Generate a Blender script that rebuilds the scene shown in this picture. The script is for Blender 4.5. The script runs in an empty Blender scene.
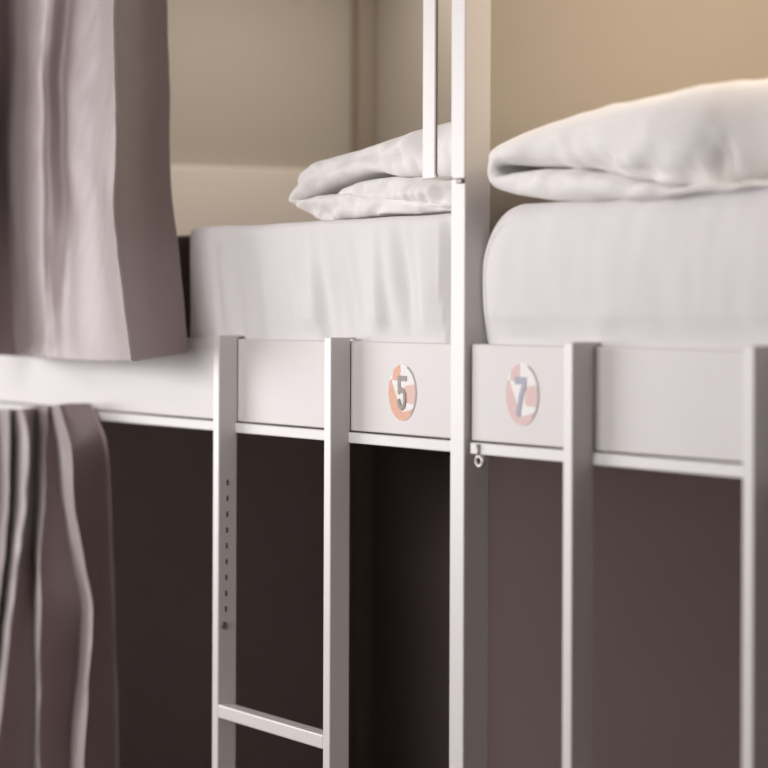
import bpy, bmesh, math, random
from math import sin, cos, tan, pi, radians, sqrt, exp
from mathutils import Vector, Matrix, noise
random.seed(4)
SC = bpy.context.scene
COL = SC.collection

# ------------------------------------------------------------------ camera
D0 = 1514.0; TH = radians(61); F = D0 * tan(TH); DIST = 1.979
CX, CY, CZ = DIST * tan(TH), -DIST, 1.541
HY = 315.0; ROLL = 0.0038
S_, C_ = sin(TH), cos(TH)

def at(px, py, Y):
    """measured photo point -> metres on the plane at depth Y"""
    u, v = px - 384, py - 384
    u, v = u + ROLL * v, v - ROLL * u
    v -= (HY - 384)
    r = (C_ * u / F - S_, S_ * u / F + C_, -v / F)
    t = (Y - CY) / r[1]
    return Vector((CX + r[0] * t, CY + r[1] * t, CZ + r[2] * t))

cam = bpy.data.cameras.new('camera')
cam.lens = F * 36 / 768; cam.sensor_width = 36; cam.sensor_fit = 'HORIZONTAL'
cam.shift_y = -(384 - HY) / 768
cam.clip_start = 0.05; cam.clip_end = 50
cam.dof.use_dof = True; cam.dof.focus_distance = 4.22; cam.dof.aperture_fstop = 3.0
cam.dof.aperture_blades = 0
co = bpy.data.objects.new('camera', cam); COL.objects.link(co)
right = Vector((C_, S_, 0)); fwd = Vector((-S_, C_, 0)); up = Vector((0, 0, 1))
M = Matrix((right, up, -fwd)).transposed().to_4x4()
co.matrix_world = Matrix.Translation((CX, CY, CZ)) @ M @ Matrix.Rotation(ROLL, 4, 'Z')
SC.camera = co

# ------------------------------------------------------------------ materials
def mat(name, col, rough=0.5, noise_amt=0.0, noise_scale=20, bump=0.0, bump_scale=200, sheen=0.0,
        spec=0.5, metallic=0.0, weave=False, stretch=None):
    m = bpy.data.materials.new(name); m.use_nodes = True
    nt = m.node_tree; b = nt.nodes['Principled BSDF']
    b.inputs['Roughness'].default_value = rough
    b.inputs['Metallic'].default_value = metallic
    b.inputs['Specular IOR Level'].default_value = spec
    if sheen:
        b.inputs['Sheen Weight'].default_value = sheen
        b.inputs['Sheen Roughness'].default_value = 0.4
    tc = nt.nodes.new('ShaderNodeTexCoord')
    n = nt.nodes.new('ShaderNodeTexNoise'); n.inputs['Scale'].default_value = noise_scale
    n.inputs['Detail'].default_value = 4
    src = tc.outputs['Object']
    if stretch:
        mp = nt.nodes.new('ShaderNodeMapping'); mp.inputs['Scale'].default_value = stretch
        nt.links.new(src, mp.inputs['Vector']); src = mp.outputs['Vector']
    nt.links.new(src, n.inputs['Vector'])
    mx = nt.nodes.new('ShaderNodeMix'); mx.data_type = 'RGBA'
    a = [max(0, c * (1 - noise_amt)) for c in col]; c2 = [min(1, c * (1 + noise_amt)) for c in col]
    mx.inputs['A'].default_value = (*a, 1); mx.inputs['B'].default_value = (*c2, 1)
    nt.links.new(n.outputs['Fac'], mx.inputs['Factor'])
    nt.links.new(mx.outputs['Result'], b.inputs['Base Color'])
    if bump:
        if weave:
            t = nt.nodes.new('ShaderNodeTexWave'); t.inputs['Scale'].default_value = bump_scale
            t.inputs['Distortion'].default_value = 1.5
        else:
            t = nt.nodes.new('ShaderNodeTexNoise'); t.inputs['Scale'].default_value = bump_scale
        nt.links.new(src, t.inputs['Vector'])
        bp = nt.nodes.new('ShaderNodeBump'); bp.inputs['Strength'].default_value = bump
        bp.inputs['Distance'].default_value = 0.002
        nt.links.new(t.outputs['Fac'], bp.inputs['Height'])
        nt.links.new(bp.outputs['Normal'], b.inputs['Normal'])
    return m

METAL = mat('white_powder_coat', (0.70, 0.668, 0.655), 0.38, 0.02, 8, 0.04, 500)
PANEL = mat('satin_panel_paint', (0.675, 0.64, 0.63), 0.48, 0.03, 6, 0.05, 350, spec=0.4)
LIP = mat('glossy_lip_paint', (0.77, 0.745, 0.74), 0.5, 0.02, 8)
SHEET = mat('white_cotton', (0.80, 0.77, 0.78), 0.85, 0.03, 12, 0.10, 700, sheen=0.15, spec=0.2)
DUVET = mat('white_duvet_cotton', (0.87, 0.84, 0.825), 0.8, 0.03, 10, 0.12, 600, sheen=0.15, spec=0.2)
CURT = mat('mauve_satin', (0.345, 0.264, 0.268), 0.45, 0.06, 30, 0.10, 260, sheen=0.9, spec=0.9, weave=True)
TAN = mat('tan_wall_paint', (0.425, 0.375, 0.318), 0.75, 0.03, 3, 0.05, 150)
DARK = mat('mauve_grey_wall_paint', (0.71, 0.60, 0.58), 0.6, 0.06, 4, 0.05, 150)
BACKSHADE = mat('shaded_back_wall', (0.30, 0.235, 0.225), 0.6, 0.06, 4, 0.05, 150)  # lower back wall: shade under the bunk put into the colour
CREAM = mat('cream_headboard_paint', (0.72, 0.645, 0.575), 0.7, 0.03, 5)
BROWN = mat('brown_mattress_ticking', (0.06, 0.042, 0.034), 0.85, 0.1, 40, 0.1, 300)
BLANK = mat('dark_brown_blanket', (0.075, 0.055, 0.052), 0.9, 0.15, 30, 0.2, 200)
FLOOR = mat('grey_vinyl_floor', (0.22, 0.19, 0.17), 0.5, 0.1, 6)
CEIL = mat('white_ceiling_paint', (0.75, 0.73, 0.70), 0.8, 0.02, 4)
POSTTAN = mat('beige_post_paint', (0.30, 0.24, 0.19), 0.5, 0.04, 6)
BOLT = mat('dull_steel', (0.22, 0.19, 0.18), 0.45, 0.1, 80, metallic=0.6)
STEEL = mat('light_steel', (0.48, 0.44, 0.41), 0.35, 0.05, 80, metallic=0.4)
SLOT = mat('slot_shadow_black', (0.045, 0.035, 0.035), 0.9)
S_WHITE = mat('sticker_white', (0.88, 0.86, 0.85), 0.65, 0.02, 100)
S_ORANGE = mat('sticker_orange', (0.78, 0.44, 0.31), 0.65, 0.22, 260)
S_PINK = mat('sticker_pink', (0.78, 0.52, 0.46), 0.65, 0.12, 260)
S_ROSE = mat('sticker_glare_rose', (0.74, 0.54, 0.52), 0.65, 0.1, 200)  # glare and blur put into the colour as a paler rose
S_GREY = mat('sticker_grey', (0.35, 0.31, 0.28), 0.65, 0.3, 300)
S_BLUE = mat('sticker_grey_blue', (0.42, 0.42, 0.50), 0.65, 0.08, 200)
S_EDGE = mat('sticker_edge_grey', (0.40, 0.36, 0.36), 0.65, 0.1, 200)

# ------------------------------------------------------------------ helpers
def link(name, bm, m, parent=None, smooth=False, loc=None):
    me = bpy.data.meshes.new(name)
    bmesh.ops.recalc_face_normals(bm, faces=bm.faces)
    bm.to_mesh(me); bm.free()
    for k in (m if isinstance(m, (list, tuple)) else [m]): me.materials.append(k)
    if smooth:
        for p in me.polygons: p.use_smooth = True
    o = bpy.data.objects.new(name, me); COL.objects.link(o)
    if parent is not None:
        o.parent = parent
        o.matrix_parent_inverse = Matrix.Translation(-parent.location)
    return o

def empty(name, loc, label, cat, group=None):
    o = bpy.data.objects.new(name, None); COL.objects.link(o)
    o.empty_display_size = 0.1; o.location = loc
    tag(o, label, cat, group)
    return o

def tag(o, label=None, cat=None, group=None, kind=None):
    if label: o['label'] = label
    if cat: o['category'] = cat
    if group: o['group'] = group
    if kind: o['kind'] = kind
    return o

def box(bm, x0, x1, y0, y1, z0, z1, bev=0.0, seg=2):
    r = bmesh.ops.create_cube(bm, size=1)
    for v in r['verts']:
        v.co = Vector(((x0 + x1) / 2 + v.co.x * (x1 - x0), (y0 + y1) / 2 + v.co.y * (y1 - y0), (z0 + z1) / 2 + v.co.z * (z1 - z0)))
    if bev:
        vs = set(r['verts'])
        es = [e for e in bm.edges if e.verts[0] in vs and e.verts[1] in vs]
        bmesh.ops.bevel(bm, geom=es, offset=bev, segments=seg, profile=0.5, affect='EDGES')

def boxo(name, m, parent, x0, x1, y0, y1, z0, z1, bev=0.0):
    bm = bmesh.new(); box(bm, x0, x1, y0, y1, z0, z1, bev)
    return link(name, bm, m, parent)

def tube(bm, pts, r, n=10, closed=False):
    rings = []
    N = len(pts)
    for i, p in enumerate(pts):
        a = pts[(i - 1) % N] if (closed or i > 0) else p
        b = pts[(i + 1) % N] if (closed or i < N - 1) else p
        t = (Vector(b) - Vector(a)).normalized()
        ref = Vector((0, 1, 0)) if abs(t.y) < 0.9 else Vector((1, 0, 0))
        e1 = t.cross(ref).normalized(); e2 = t.cross(e1)
        rings.append([bm.verts.new(Vector(p) + r * (cos(2 * pi * k / n) * e1 + sin(2 * pi * k / n) * e2)) for k in range(n)])
    for i in range(N if closed else N - 1):
        A, B = rings[i], rings[(i + 1) % N]
        for k in range(n):
            bm.faces.new((A[k], A[(k + 1) % n], B[(k + 1) % n], B[k]))
    if not closed:
        bm.faces.new(rings[0]); bm.faces.new(rings[-1])

def cr(P, t):
    """Catmull-Rom through a list of tuples, t in 0..len-1"""
    n = len(P); i = min(int(t), n - 2); f = t - i
    p0, p1, p2, p3 = P[max(i - 1, 0)], P[i], P[i + 1], P[min(i + 2, n - 1)]
    return tuple(0.5 * (2 * b + (c - a) * f + (2 * a - 5 * b + 4 * c - d) * f * f + (3 * b - a - 3 * c + d) * f ** 3)
                 for a, b, c, d in zip(p0, p1, p2, p3))

def nz(x, y, z): return noise.noise(Vector((x, y, z)))

# ------------------------------------------------------------------ setting
LX, MX, RX = -1.885, 0.187, 2.30          # partition planes
BY = 1.0                                  # back wall
CEZ = 2.45
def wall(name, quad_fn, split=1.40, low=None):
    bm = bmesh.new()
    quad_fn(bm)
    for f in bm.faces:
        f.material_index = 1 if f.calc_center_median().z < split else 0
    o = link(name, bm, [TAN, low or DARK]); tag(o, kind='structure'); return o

def partition(x0, x1, y0, y1):
    def fn(bm):
        box(bm, x0, x1, y0, y1, 0.0, 1.395); box(bm, x0, x1, y0, y1, 1.395, CEZ)
    return fn
wall('wall_left', partition(LX - 0.05, LX, 0.066, BY))
wall('wall_middle', partition(MX - 0.030, MX, 0.0705, BY))
wall('wall_right', partition(RX, RX + 0.05, 0.04, BY))
wall('wall_back', partition(LX - 0.3, RX + 0.3, BY, BY + 0.08), low=BACKSHADE)
tag(boxo('floor', FLOOR, None, LX - 1.6, 4.6, -3.6, BY + 0.08, -0.06, 0.0), kind='structure')
tag(boxo('ceiling', CEIL, None, LX - 1.6, 4.6, -3.6, BY + 0.08, CEZ, CEZ + 0.06), kind='structure')
tag(boxo('trim_1', METAL, None, LX, MX - 0.04, -0.10, 0.02, CEZ - 0.03, CEZ), kind='structure')

# ------------------------------------------------------------------ bunk frames
PF = 0.036; PT = 1.50; PB = 1.361; LB = 1.342
PX0, PX1 = 0.1500, 0.1900                 # the shared post

def sticker(parent, cx, cz, R, pal, digit_polys, digit_mat, cr_mats):
    """round sticker: swirl pattern of a ball, number on top"""
    bm = bmesh.new()
    nr, na = 26, 96
    y = PF - 0.0009
    rows = []
    for i in range(nr + 1):
        r = R * i / nr
        rows.append([bm.verts.new((cx + r * cos(2 * pi * k / na), y, cz + r * sin(2 * pi * k / na))) for k in range(na)] if i else [bm.verts.new((cx, y, cz))])
    def region(u, v):
        rr = sqrt(u * u + v * v)
        if rr > 0.94 and u > 0.25 and -0.75 < v < 0.9: return 3
        if u < -0.12 and v > 0.42 and u > -0.78 + 0.1 * v: return 1 if (v - 0.45) > -0.8 * (u + 0.2) * -1 - 0.2 else 0
        band = -0.70 + 0.55 * (0.6 - v) + 0.1 * (0.6 - v) ** 2       # white band running down from the upper left
        if v > -0.45 and band - 0.16 < u < band + 0.20: return 0
        if u <= band - 0.16 and v < 0.45: return 1
        if u > 0.18 and -0.32 - 0.1 * u < v < 0.22 + 0.1 * u: return 2
        if v < -0.72 + 0.22 * max(u, 0) : return 1
        if u < -0.18 and v < 0: return 1
        return 0
    for i in range(nr):
        for k in range(na):
            k2 = (k + 1) % na
            f = bm.faces.new((rows[0][0], rows[1][k2], rows[1][k])) if i == 0 else bm.faces.new((rows[i][k], rows[i][k2], rows[i + 1][k2], rows[i + 1][k]))
            c = f.calc_center_median()
            f.material_index = region((c.x - cx) / R, (c.z - cz) / R)
    rim = [v for v in rows[nr]]
    back = [bm.verts.new((v.co.x, PF, v.co.z)) for v in rim]
    for k in range(na):
        bm.faces.new((rim[k], rim[(k + 1) % na], back[(k + 1) % na], back[k]))
    s = link('number_sticker', bm, cr_mats, parent)
    bm = bmesh.new()
    for n_, poly in enumerate(digit_polys):
        y -= 0.00012
        a = [bm.verts.new((cx + u * R, y - 0.0006, cz + v * R)) for u, v in poly]
        b = [bm.verts.new((cx + u * R, y, cz + v * R)) for u, v in poly]
        bm.faces.new(a)
        for i in range(len(a)):
            j = (i + 1) % len(a); bm.faces.new((a[i], a[j], b[j], b[i]))
    bmesh.ops.triangulate(bm, faces=bm.faces[:])
    d = link('digit', bm, digit_mat, s)
    return s, d

def strip(pts, w):
    """bars of width w along a polyline, ends lapping"""
    out = []
    for a, b in zip(pts, pts[1:]):
        a, b = Vector(a), Vector(b); d = (b - a).normalized(); n = Vector((-d.y, d.x)) * w / 2; e = d * w * 0.33
        out.append([tuple(p) for p in (a + n - e, b + n + e, b - n + e, a - n - e)])
    return out

def side_rail(parent, x0, x1):
    boxo('side_rail', PANEL, parent, x0, x1, PF, PF + 0.008, PB, PT, 0.0022)
    boxo('rail_lip', LIP, parent, x0 + 0.004, x1, PF - 0.0045, PF + 0.028, LB, PB - 0.0025, 0.0018)

lb = empty('bunk_bed', (PX0 + 0.02, 0.045, 0.0), 'white metal bunk bed with tall square post and number 5 sticker on its rail', 'bunk bed', 'bunk beds along the wall')
side_rail(lb, LX, PX0)
bm = bmesh.new(); box(bm, PX0, PX1, 0.027, 0.070, 0.0, CEZ, 0.002)
link('corner_post', bm, METAL, lb)
boxo('bed_base', METAL, lb, LX, PX0, PF + 0.024, BY - 0.002, 1.385, 1.41)
bm = bmesh.new(); box(bm, LX + 0.002, LX + 0.042, BY - 0.044, BY - 0.002, 0.0, CEZ, 0.003)
tag(link('rear_post', bm, POSTTAN, lb), 'brown beige post in the far corner')
boxo('headboard', CREAM, lb, LX, LX + 0.020, 0.09, BY - 0.045, 1.41, 1.866, 0.004)
# guard frame: flat bar hanging beside the post with a thin strip joining the two at the bottom
gz = 1.741
bm = bmesh.new(); box(bm, 0.0715, 0.1088, 0.0237, 0.0262, gz, CEZ, 0.0018)
g = link('guard_frame', bm, METAL, lb)
bm = bmesh.new(); box(bm, 0.1540, 0.1925, 0.0243, 0.0268, gz - 0.003, CEZ, 0.0018)
link('guard_bar', bm, METAL, g)
bm = bmesh.new()
pts = [(0.1095, z) for z in (CEZ - 0.01, gz + 0.02)] + [(0.1095 + 0.008 * (1 - cos(a)), gz + 0.012 - 0.012 * sin(a)) for a in [pi / 2 * k / 6 for k in range(7)]] + [(0.157, gz - 0.001)]
for yy in (0.022,):
    prev = None
    for i, (x, z) in enumerate(pts):
        a, b = pts[max(i - 1, 0)], pts[min(i + 1, len(pts) - 1)]
        t = Vector((b[0] - a[0], b[1] - a[1])).normalized(); n_ = Vector((-t.y, t.x)) * 0.0022
        ring = [bm.verts.new((x + s * n_.x, y2, z + s * n_.y)) for s, y2 in ((1, 0.0235), (-1, 0.0235), (-1, 0.0264), (1, 0.0264))]
        if prev:
            for k in range(4): bm.faces.new((prev[k], prev[(k + 1) % 4], ring[(k + 1) % 4], ring[k]))
        else: bm.faces.new(ring)
        prev = ring
    bm.faces.new(prev)
tag(link('bottom_strip', bm, POSTTAN, g), 'thin brownish strip')
boxo('clip', BOLT, g, 0.174, 0.1895, 0.021, 0.0275, gz - 0.010, gz - 0.0035, 0.001)
five = strip([(0.27, 0.50), (-0.21, 0.50), (-0.21, 0.04)], 0.19) + strip([(-0.22, 0.02), (-0.06, 0.10), (0.10, 0.06), (0.19, -0.08), (0.21, -0.30), (0.15, -0.47), (0.01, -0.54), (-0.14, -0.47), (-0.22, -0.30)], 0.17)
_, dg = sticker(lb, -0.0060, 1.4246, 0.0425, None, five, S_GREY, [S_WHITE, S_ORANGE, S_PINK, S_EDGE])
tag(_, 'orange, pink and white round sticker with a grey 5')

rb = empty('bunk_bed', (1.2, 0.045, 0.0), 'white metal bunk bed right of the tall post, with number 7 sticker on its rail', 'bunk bed', 'bunk beds along the wall')
side_rail(rb, 0.1955, RX)
boxo('bed_base', METAL, rb, MX + 0.001, RX, PF + 0.024, BY - 0.002, 1.385, 1.41)
seven = strip([(-0.36, 0.44), (0.18, 0.44)], 0.24) + strip([(0.16, 0.36), (-0.06, -0.08), (-0.22, -0.62)], 0.23)
_, dg = sticker(rb, 0.3345, 1.4310, 0.0435, None, seven, S_BLUE, [S_WHITE, S_ROSE, S_ROSE, S_EDGE])
tag(_, 'pale pink and white round sticker with a grey-blue 7')
# eye bolt hanging under the lip beside the post
ex, ez = 0.2335, 1.3330
bm = bmesh.new()
tube(bm, [(ex + 0.0090 * cos(a), PF - 0.008, ez + 0.0068 * sin(a)) for a in [2 * pi * k / 24 for k in range(24)]], 0.0034, 10, True)
tube(bm, [(ex - 0.0085, PF - 0.0065, z) for z in (ez, ez + 0.012, ez + 0.024)], 0.003, 10)
tag(link('eye_bolt', bm, STEEL, rb, True), 'small grey metal eye bolt')

# ------------------------------------------------------------------ ladders
RW, RD, RTOP = 0.0225, 0.0345, 1.5060
def ladder(x0, x1, label, slots, rungs):
    t = empty('ladder', ((x0 + x1) / 2, 0.018, 0.0), label, 'ladder', 'bunk ladders')
    rails = []
    for x in (x0, x1):
        r = boxo('ladder_rail', METAL, t, x, x + RW, 0.0, RD, 0.0, RTOP, 0.0016)
        boxo('hook_plate', METAL, r, x + 0.001, x + RW - 0.001, RD - 0.002, RD + 0.0105, RTOP - 0.0028, RTOP - 0.0003, 0.0006)
        rails.append(r)
    for z in rungs:
        boxo('rung', METAL, t, x0 + RW - 0.001, x1 + 0.001, 0.0, 0.028, z, z + 0.0225, 0.0025)
    if slots:
        r = rails[0]; xf = x0 + RW
        for i in range(9):
            z = 1.2585 - 0.02655 * i
            bm = bmesh.new(); box(bm, xf - 0.002, xf + 0.0004, 0.0150 - 0.0003 * i, 0.0186 - 0.0003 * i, z - 0.0046, z + 0.0046, 0.0003, 1)
            link('slot', bm, SLOT, r)
        bm = bmesh.new()
        m4 = Matrix.Translation((xf + 0.0014, 0.0112, 1.019)) @ Matrix.Rotation(pi / 2, 4, 'Y')
        bmesh.ops.create_cone(bm, cap_ends=True, segments=20, radius1=0.0062, radius2=0.0046, depth=0.0032, matrix=m4)
        tag(link('bolt', bm, BOLT, r), 'dull grey bolt head')
    return t
ladder(-0.5925, -0.1915, 'white ladder on the number 5 bed, with a visible rung and slotted left rail', True, [0.8645, 0.52, 0.18])
ladder(0.4945, 0.8945, 'white ladder on the right bed, its two uprights right of the number 7 sticker', False, [0.8645, 0.52, 0.18])

# ------------------------------------------------------------------ mattresses
def soft_box(x0, x1, y0, y1, z0, z1, rad, step, disp, zs=None):
    """rounded box on a fine grid; rad = (left, right, front, back, bottom, top)"""
    bm = bmesh.new()
    def lin(a, b, st): n = max(2, int(round((b - a) / st))); return [a + (b - a) * i / n for i in range(n + 1)]
    xs, ys, zz = lin(x0, x1, step), lin(y0, y1, step * 2.2), lin(z0, z1, step * 0.8)
    # denser rows near the front edge
    ys = [y0, y0 + .004, y0 + .009, y0 + .015, y0 + .022, y0 + .03] + [y for y in ys if y > y0 + .038]
    rl, rr, rf, rk, rb_, rt = rad
    def mp(p):
        x, y, z = p
        cx_ = min(max(x, x0 + rl), x1 - rr); cy_ = min(max(y, y0 + rf), y1 - rk); cz_ = min(max(z, z0 + rb_), z1 - rt)
        dx, dy, dz = x - cx_, y - cy_, z - cz_
        Rx = rl if dx < 0 else rr; Ry = rf if dy < 0 else rk; Rz = rb_ if dz < 0 else rt
        ax, ay, az = dx / Rx if Rx else 0, dy / Ry if Ry else 0, dz / Rz if Rz else 0
        L = sqrt(ax * ax + ay * ay + az * az); mm = max(abs(ax), abs(ay), abs(az))
        if L > 1e-9:
            k = mm / L; ax *= k; ay *= k; az *= k
        q = Vector((cx_ + ax * Rx, cy_ + ay * Ry, cz_ + az * Rz))
        q = q + disp(q)
        if q.z < 1.512: q.y = max(q.y, PF + 0.0095)
        return q
    cache = {}
    def vert(i, j, k):
        key = (i, j, k)
        if key not in cache: cache[key] = bm.verts.new(mp((xs[i], ys[j], zz[k])))
        return cache[key]
    nx, ny, nz_ = len(xs) - 1, len(ys) - 1, len(zz) - 1
    for i in range(nx):
        for k in range(nz_):
            for j in (0, ny): bm.faces.new((vert(i, j, k), vert(i + 1, j, k), vert(i + 1, j, k + 1), vert(i, j, k + 1)))
        for j in range(ny):
            for k in (0, nz_): bm.faces.new((vert(i, j, k), vert(i + 1, j, k), vert(i + 1, j + 1, k), vert(i, j + 1, k)))
    for j in range(ny):
        for k in range(nz_):
            for i in (0, nx): bm.faces.new((vert(i, j, k), vert(i, j + 1, k), vert(i, j + 1, k + 1), vert(i, j, k + 1)))
    return bm

MF = 0.046
def disp_left(q):
    if q.y > 0.16: return Vector((0, 0, 0))
    h = (q.z - 1.50) / 0.19                         # 0 at the rail, 1 at the top edge
    fade = max(0.0, min(1.0, (1.05 - h) * 1.6)) * max(0.0, 1 - (q.y - MF) / 0.08)
    s = q.x - 0.045 * (1 - h)                       # folds lean to the right going down
    a = 0.015 * nz(s * 17, q.z * 2.2, 1.3) + 0.011 * nz(s * 34, q.z * 3.0, 7.1)
    a += 0.004 * nz(q.x * 5, q.z * 4, 3.3)
    amt = 0.35 + 0.65 * max(0, min(1, (q.x + 0.65) / 0.35))
    dy = a * amt * fade
    edge = 0.075 + 0.022 * (1 - h) + 0.020 * abs(h - 0.45) # tucked corner next to the post
    t = max(0.0, min(1.0, (q.x - edge) / 0.006))
    dy += 0.016 * t * fade
    low = max(0.0, min(1.0, (q.z - 1.503) / 0.03))
    if dy < 0: dy *= low * (0.4 + 0.6 * low)
    return Vector((0, dy, 0.0025 * nz(q.x * 6, q.y * 6, 2.0)))
lm = empty('mattress', (-0.86, 0.5, 1.41), 'white sheeted mattress on the number 5 bed, between curtain and post, under a folded duvet', 'mattress', 'mattresses on the bunks')
sx0 = -0.795
bm = soft_box(sx0, 0.146, MF, 0.975, 1.4115, 1.692, (0.006, 0.02, 0.014, 0.03, 0.015, 0.016), 0.0085, disp_left)
link('fitted_sheet', bm, SHEET, lm, True)
bm = soft_box(-1.86, sx0 + 0.006, MF + 0.010, 0.965, 1.4115, 1.682, (0.03, 0.004, 0.022, 0.03, 0.015, 0.022), 0.03, lambda q: Vector((0, 0.002 * nz(q.x * 9, q.z * 9, 0), 0)))
tag(link('mattress_core', bm, BROWN, lm, True), 'dark brown uncovered mattress end')

def disp_right(q):
    if q.y > 0.16: return Vector((0, 0, 0))
    h = (q.z - 1.50) / 0.2
    fade = max(0.0, 1 - (q.y - MF) / 0.09)
    a = 0.0035 * nz(q.x * 9 + q.z * 6, q.z * 7, 11.3) + 0.0015 * nz(q.x * 26, q.z * 9, 4.1)
    pk = -0.004 * exp(-((q.x - 0.53) / 0.03) ** 2 - ((q.z - 1.53) / 0.02) ** 2)
    bulge = -0.012 * (1 - (2 * min(max(h, 0), 1) - 1) ** 2)
    ccx, ccz = 0.297, 1.600                                        # sewn border that follows the rounded end
    if q.z > ccz and q.x < ccx: dd = sqrt(((q.x - ccx) / 0.072) ** 2 + ((q.z - ccz) / 0.080) ** 2) * 0.076 - 0.076
    elif q.z <= ccz: dd = 0.225 - q.x
    else: dd = q.z - 1.680
    ridge = -0.0035 * exp(-(dd / 0.0045) ** 2) + (0.004 if dd > 0.004 else 0)
    tot = (a + pk + bulge + ridge) * fade
    low = max(0.0, min(1.0, (q.z - 1.500) / 0.04))
    if tot < 0: tot *= low
    return Vector((0, tot, 0.003 * nz(q.x * 3, q.y * 5, 5)))
rm = empty('mattress', (1.22, 0.5, 1.41), 'white mattress with a rounded corner on the number 7 bed, right of the tall post', 'mattress', 'mattresses on the bunks')
bm = soft_box(0.191, 2.28, MF, 0.975, 1.4115, 1.700, (0.098, 0.05, 0.020, 0.03, 0.06, 0.095), 0.0062, disp_right)
link('fitted_sheet', bm, SHEET, rm, True)
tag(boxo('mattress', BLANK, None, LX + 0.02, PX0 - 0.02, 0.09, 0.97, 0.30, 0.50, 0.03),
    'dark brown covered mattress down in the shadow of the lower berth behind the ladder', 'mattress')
lbase = boxo('lower_base', METAL, lb, LX, PX0, 0.07, BY - 0.002, 0.26, 0.299)

# ------------------------------------------------------------------ folded duvets
def duvet(name, layers, depth, label, disp):
    """each layer: stations ((outer px),(inner px), Y front) along the fold; swept back from the front edge with a soft rounded end"""
    bm = bmesh.new()
    for stations, n_st, cap in layers:
        P = []
        for (ox, oy), (ix, iy), yf in stations:
            o3, i3 = at(ox, oy, yf + 0.015), at(ix, iy, yf + 0.015)
            rr = min(0.042, max(0.008, (o3 - i3).length * 0.5))
            o3, i3 = at(ox, oy, yf + 0.62 * rr), at(ix, iy, yf + 0.62 * rr)
            P.append((o3.x, o3.z, i3.x, i3.z, yf, rr))
        rings = []
        ang = [pi / 2 - pi * k / 14 for k in range(15)]
        for si in range(n_st + 1):
            ox, oz, ix, iz, yf, r = cr(P, si / n_st * (len(P) - 1))
            o, i = Vector((ox, 0, oz)), Vector((ix, 0, iz)); mid = (o + i) / 2; half = (o - i) / 2
            ring = []
            nb = 9
            seq = [(1.0, yf + r + (depth - 2 * r) * (1 - k / nb)) for k in range(nb)]
            seq += [(sin(a), yf + r - r * cos(a)) for a in ang]
            seq += [(-1.0, yf + r + (depth - 2 * r) * (k + 1) / nb) for k in range(nb)]
            seq += [(-sin(a), yf + depth - r + r * cos(a)) for a in [pi / 2 - pi * k / 8 for k in range(1, 8)]]
            for w, y in seq:
                p = mid + half * w; p.y = y
                ring.append(bm.verts.new(clampx(p + disp(p, half.normalized() if half.length > 1e-6 else Vector((0, 0, 1)), w))))
            rings.append(ring)
        n = len(rings[0])
        for a, b in zip(rings, rings[1:]):
            for k in range(n): bm.faces.new((a[k], a[(k + 1) % n], b[(k + 1) % n], b[k]))
        bm.faces.new(rings[0]); bm.faces.new(rings[-1])
    o = link(name, bm, DUVET, None, True)
    return o

Y1 = 0.085
clampx = lambda p: Vector((min(p.x, 0.140), p.y, p.z))
def crease(x, y, z):
    return 1 - abs(nz(x, y, z)) * 2.2                              # sharp folded ridges
def dl(p, n, w):
    a = 0.006 * nz(p.x * 13 + p.z * 20, p.z * 16, p.y * 5) + 0.0075 * crease(p.x * 12 - p.z * 20, p.z * 10 + p.x * 5, p.y * 5 + 3) * max(0, min(1, w + 0.9)) + 0.0022 * crease(p.x * 30 - p.z * 10, p.z * 30, p.y * 5 + 8)
    f = max(0.0, 1 - (p.y - Y1) / 0.08)
    return n * (a - 0.006) * 0.38 + Vector((0, 2.4 * a * f, 0))
C1 = [((485, 208), (485, 205), Y1), ((452, 211.5), (452, 206), Y1), ((420, 213), (420, 203), Y1), ((378, 216), (378, 198), Y1), ((350, 218), (350, 195), Y1), ((325, 220.5), (330, 194.5), Y1),
      ((312, 219.5), (314, 197.5), Y1), ((300, 211), (302, 200), Y1), ((291, 202), (299, 200.3), Y1), ((291.5, 194), (302, 199), Y1), ((296, 183), (312, 195.5), Y1), ((302.5, 172), (326, 189), Y1),
      ((316, 161), (343, 182), Y1), ((335, 154), (362, 174.5), Y1 - .004), ((360, 146), (380, 172), Y1 - .006), ((390, 136), (400, 176), Y1), ((420, 126.5), (425, 176), Y1), ((452, 118.5), (452, 178), Y1), ((485, 111), (485, 180), Y1)]
T1 = [((336.5, 193), (337.5, 197), Y1 + .014), ((341, 187.5), (344, 198.5), Y1 + .010), ((353, 182), (356, 198), Y1 + .006), ((368, 178.5), (370, 197.5), Y1), ((395, 176), (395, 199.5), Y1 - .004), ((425, 177.5), (425, 204), Y1), ((452, 179), (452, 206), Y1), ((485, 181), (485, 205), Y1)]
o = duvet('duvet', [(C1, 230, 1), (T1, 110, 1)], 0.46, '', dl)
tag(o, 'smaller white folded duvet with an inner layer, left of the tall post', 'duvet', 'folded duvets on the bunks')

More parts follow.
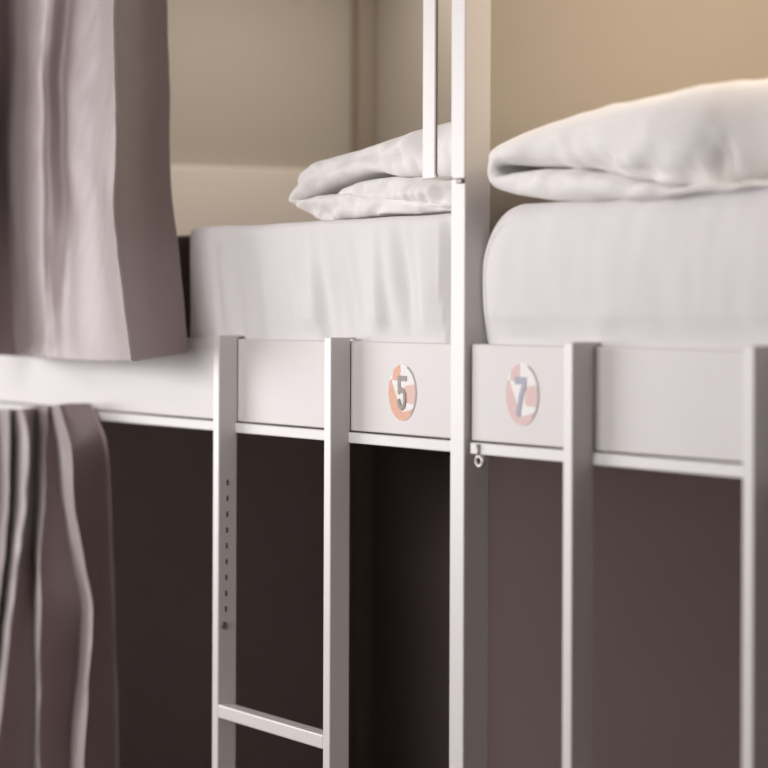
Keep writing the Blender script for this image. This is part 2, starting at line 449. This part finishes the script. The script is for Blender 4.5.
Y2 = 0.030
def dr(p, n, w):
    a = 0.006 * nz(p.x * 9 + p.z * 14, p.z * 13, p.y * 4 + 9) + 0.006 * crease(p.x * 9 - p.z * 16, p.z * 11 + p.x * 3, p.y * 4 + 3) + 0.002 * crease(p.x * 22 + p.z * 14, p.z * 25, p.y * 5) - 0.005
    f = max(0.0, 1 - (p.y - Y2) / 0.09)
    k = at(703, 158, Y2)
    rr = sqrt(((p.x - k.x) / 1.6) ** 2 + (p.z - k.z) ** 2)
    dim = 0.022 * exp(-(rr / 0.008) ** 2) * f                      # gathered corner
    ang = math.atan2(p.z - k.z, (p.x - k.x) / 1.6)
    puck = 0.004 * sin(ang * 6 + 1) * exp(-((rr - 0.016) / 0.014) ** 2) * f
    s1 = at(536, 168, Y2); s2 = at(640, 172, Y2)
    tz = s1.z + (s2.z - s1.z) * (p.x - s1.x) / (s2.x - s1.x)
    seam = 0.012 * exp(-((p.z - tz) / 0.006) ** 2) * max(0, min(1, (p.x - s1.x) / 0.05)) * max(0, min(1, (k.x + .02 - p.x) / 0.12)) * f
    return n * a * 0.6 + Vector((0, a * f + dim + puck + seam, 0))
R = Y2
clampx = lambda p: Vector((max(p.x, 0.199 + 0.01 * (p.y < 0.03)), p.y, p.z))
C2 = [((1000, 172), (1000, 165), R + .03), ((850, 184), (850, 176), R + .02), ((768, 188), (768, 180), R + .02), ((684, 196), (684, 187), R + .005), ((636, 199.5), (636, 181), R), ((590, 200), (590, 171.5), R), ((548, 200), (550, 168.5), R),
      ((518, 195), (530, 171), R), ((500, 190), (512, 173), R), ((493, 185), (503, 175), R), ((489.5, 174), (497, 170), R), ((490, 163), (500, 166), R), ((494, 149), (512, 164.5), R), ((508, 139.5), (530, 165.5), R), ((530, 129), (552, 167), R),
      ((560, 118), (582, 170), R), ((595, 107), (612, 175), R), ((640, 96), (645, 182), R - .004), ((684, 87), (684, 187), R), ((715, 82), (715, 187), R + .012), ((745, 79), (745, 184), R + .032), ((790, 75), (790, 180), R + .055), ((860, 71), (860, 174), R + .07), ((1000, 70), (1000, 162), R + .08)]
o = duvet('duvet', [(C2, 280, 1)], 0.52, '', dr)
tag(o, 'large puffy white folded duvet right of the tall post, on the rounded mattress', 'duvet', 'folded duvets on the bunks')

# ------------------------------------------------------------------ curtains
def curtain(name, rows, z_top, nu, nv, disp, thick=0.0018):
    """rows: (py, [(px, Y)...]) folds read at several heights"""
    K = [[(px, Y) for px, Y in r] for _, r in rows]; ys = [y for y, _ in rows]
    bm = bmesh.new()
    top = []
    R3 = []
    for (py, r) in rows:
        pts = []
        for i in range(nu + 1):
            px, Y = cr(r, i / nu * (len(r) - 1))
            p = at(px, py if not callable(py) else py(px), Y)
            pts.append((p.x, p.y, p.z))
        R3.append(pts)
    if z_top is not None:
        R3.insert(0, [(x, y, z_top) for x, y, z in R3[0]])
    verts = []
    for j in range(nv + 1):
        t = j / nv * (len(R3) - 1)
        line = []
        for i in range(nu + 1):
            p = Vector(cr([R3[k][i] for k in range(len(R3))], t))
            line.append(bm.verts.new(p + disp(p)))
        verts.append(line)
    for j in range(nv):
        for i in range(nu):
            bm.faces.new((verts[j][i], verts[j][i + 1], verts[j + 1][i + 1], verts[j + 1][i]))
    o = link(name, bm, CURT, None, True)
    s = o.modifiers.new('thickness', 'SOLIDIFY'); s.thickness = thick; s.offset = 0
    return o

up_rows = [
    (-40, [(-80, -.205), (-60, -.190), (-30, -.118), (2, -.025), (15, -.002), (26, -.045), (41, -.075), (55, -.072), (74, -.040), (92, -.038), (104, -.065), (113, -.126), (117, -.119), (142, -.046), (168, .018)]),
    (70, [(-80, -.205), (-60, -.190), (-30, -.118), (0, -.025), (13, -.002), (25, -.045), (39, -.075), (48, -.068), (64, -.038), (78, -.042), (98, -.065), (113, -.126), (117, -.119), (142, -.046), (168, .018)]),
    (140, [(-80, -.205), (-60, -.190), (-30, -.118), (-3, -.025), (9, -.002), (22, -.045), (38, -.074), (48, -.065), (63, -.038), (71, -.045), (94, -.066), (113, -.126), (117, -.119), (142, -.046), (170, .018)]),
    (220, [(-80, -.205), (-60, -.190), (-30, -.118), (0, -.025), (13, -.002), (25, -.045), (40, -.075), (51, -.065), (70, -.038), (80, -.048), (98, -.068), (114, -.126), (118, -.119), (146, -.046), (175, .018)]),
    (295, [(-80, -.205), (-60, -.190), (-30, -.118), (5, -.025), (19, -.002), (28, -.045), (42, -.065), (52, -.060), (68, -.044), (80, -.052), (102, -.070), (120, -.126), (125, -.119), (152, -.046), (182, .018)]),
    (lambda px: 355 + 6 * max(0, min(1, px / 90)) - 8.5 * max(0, min(1, (px - 135) / 52)), [(-80, -.205), (-60, -.190), (-30, -.118), (8, -.025), (22, -.002), (32, -.045), (46, -.060), (56, -.056), (70, -.048), (84, -.056), (108, -.074), (129, -.126), (134, -.119), (160, -.046), (187, .018)]),
]
def du(p):
    a = 0.004 * nz(p.x * 7 + p.z * 8, p.z * 5, 4.4) + 0.0012 * nz(p.x * 18 - p.z * 20, p.z * 13, 2.2)
    return Vector((0.3 * a, a, 0))
o = curtain('curtain', up_rows, CEZ - 0.032, 260, 170, du)
tag(o, 'mauve satin curtain hanging at the upper left, its hem over the white bed rail', 'curtain', 'mauve bunk curtains')

B = .032; Fr = -.045
def lowrow(py, A, b, c, d, e, amp=1.0):
    """bright fold spans A,b,c,d (left px, right px), free edge e"""
    m = lambda y: y * amp
    k = 1 / 430
    dY = B - .002 - (e - d[1]) * k; cY = B - (d[0] - c[1]) * k; bY = min(-.030, B - .004 - (c[0] - b[1]) * k); aY = .020 - (b[0] - A[1]) * k
    P = [(A[0] - 50, m(B)), (A[0] - 42, m(Fr)), (A[0] - 38, m(Fr)), (A[0] - 4, m(B - .004)), (A[0], m(B)), (A[1], m(-.028)), (A[1] + 1.5, m(-.025)),
         (b[0] - 1.5, m(.008)), (b[0], m(.006)), (b[1], m(bY)), (b[1] + 1.5, m(bY + .003)), (c[0] - 1.5, m(B - .005)), (c[0], m(B - .004)),
         (c[1], m(min(cY, .012))), (c[1] + 1.5, m(min(cY, .012) + .003)), (d[0] - 1.5, m(B - .002)), (d[0], m(B)), (d[1], m(dY)), (d[1] + 1.5, m(dY + .003)), ((d[1] + e) / 2, m((dY + B) / 2)), (e - 4, m(B - .008)), (e, m(B - .002))]
    return (py, P)
low_rows = [
    (lambda px: 409 - 5.5 * max(0, min(1, (px - 20) / 50)), lowrow(0, (0, 8), (13, 22), (39, 47), (51, 59), 91, 0.7)[1]),
    lowrow(424, (0, 8), (12, 25), (38, 46), (54, 64), 101, 0.85),
    lowrow(450, (0, 8), (11, 27), (36, 44), (58, 71), 108),
    lowrow(500, (0, 8), (10, 25), (36, 44), (63, 74), 112),
    lowrow(560, (-6, 3), (4, 18), (36.5, 41), (73, 84), 114),
    lowrow(612, (-12, -3), (-1, 12), (36, 41), (82, 92), 116),
    lowrow(690, (-22, -10), (-9, 4), (36.5, 41), (77, 88), 118),
    lowrow(768, (-32, -20), (-18, -4), (36.5, 41), (71, 83), 120),
    lowrow(960, (-42, -30), (-24, -10), (36, 44), (67, 80), 124),
]
def dlow(p):
    a = 0.003 * nz(p.x * 20 + p.z * 6, p.z * 10, 8.4) + 0.0015 * nz(p.x * 40, p.z * 22, 2.2)
    return Vector((0, a, 0))
o = curtain('curtain', low_rows, None, 300, 150, dlow)
tag(o, 'mauve gathered curtain at the lower left, hung below the white bed rail', 'curtain', 'mauve bunk curtains')

# ------------------------------------------------------------------ light
w = bpy.data.worlds.new('world'); SC.world = w; w.use_nodes = True
bg = w.node_tree.nodes['Background']; bg.inputs['Color'].default_value = (1.0, 0.96, 0.95, 1); bg.inputs['Strength'].default_value = 0.115

def area(name, loc, target, sx, sy, power, col):
    l = bpy.data.lights.new(name, 'AREA'); l.shape = 'RECTANGLE'; l.size = sx; l.size_y = sy; l.energy = power; l.color = col
    o = bpy.data.objects.new(name, l); COL.objects.link(o); o.location = loc
    o.rotation_euler = (Vector(target) - Vector(loc)).to_track_quat('-Z', 'Y').to_euler()
    return o
area('window_daylight', (-0.05, -2.4, 1.92), (-0.15, 0.3, 1.40), 1.2, 0.62, 33, (1.0, 0.97, 0.97))
area('side_window_daylight', (-4.4, -2.6, 1.65), (-0.2, 0.2, 1.4), 3.0, 1.6, 126, (1.0, 0.97, 0.98))
area('berth_lamp', (1.1, 0.45, 2.42), (1.1, 0.45, 0), 1.2, 0.5, 11.3, (1.0, 0.85, 0.67))
area('berth_lamp', (-1.32, 0.62, 2.42), (-1.36, 0.62, 0), 0.6, 0.45, 6.2, (1.0, 0.93, 0.85))

SC.view_settings.view_transform = 'Standard'; SC.view_settings.look = 'None'
SC.view_settings.gamma = 1; SC.view_settings.use_curve_mapping = False
SC.view_settings.exposure = 0.0
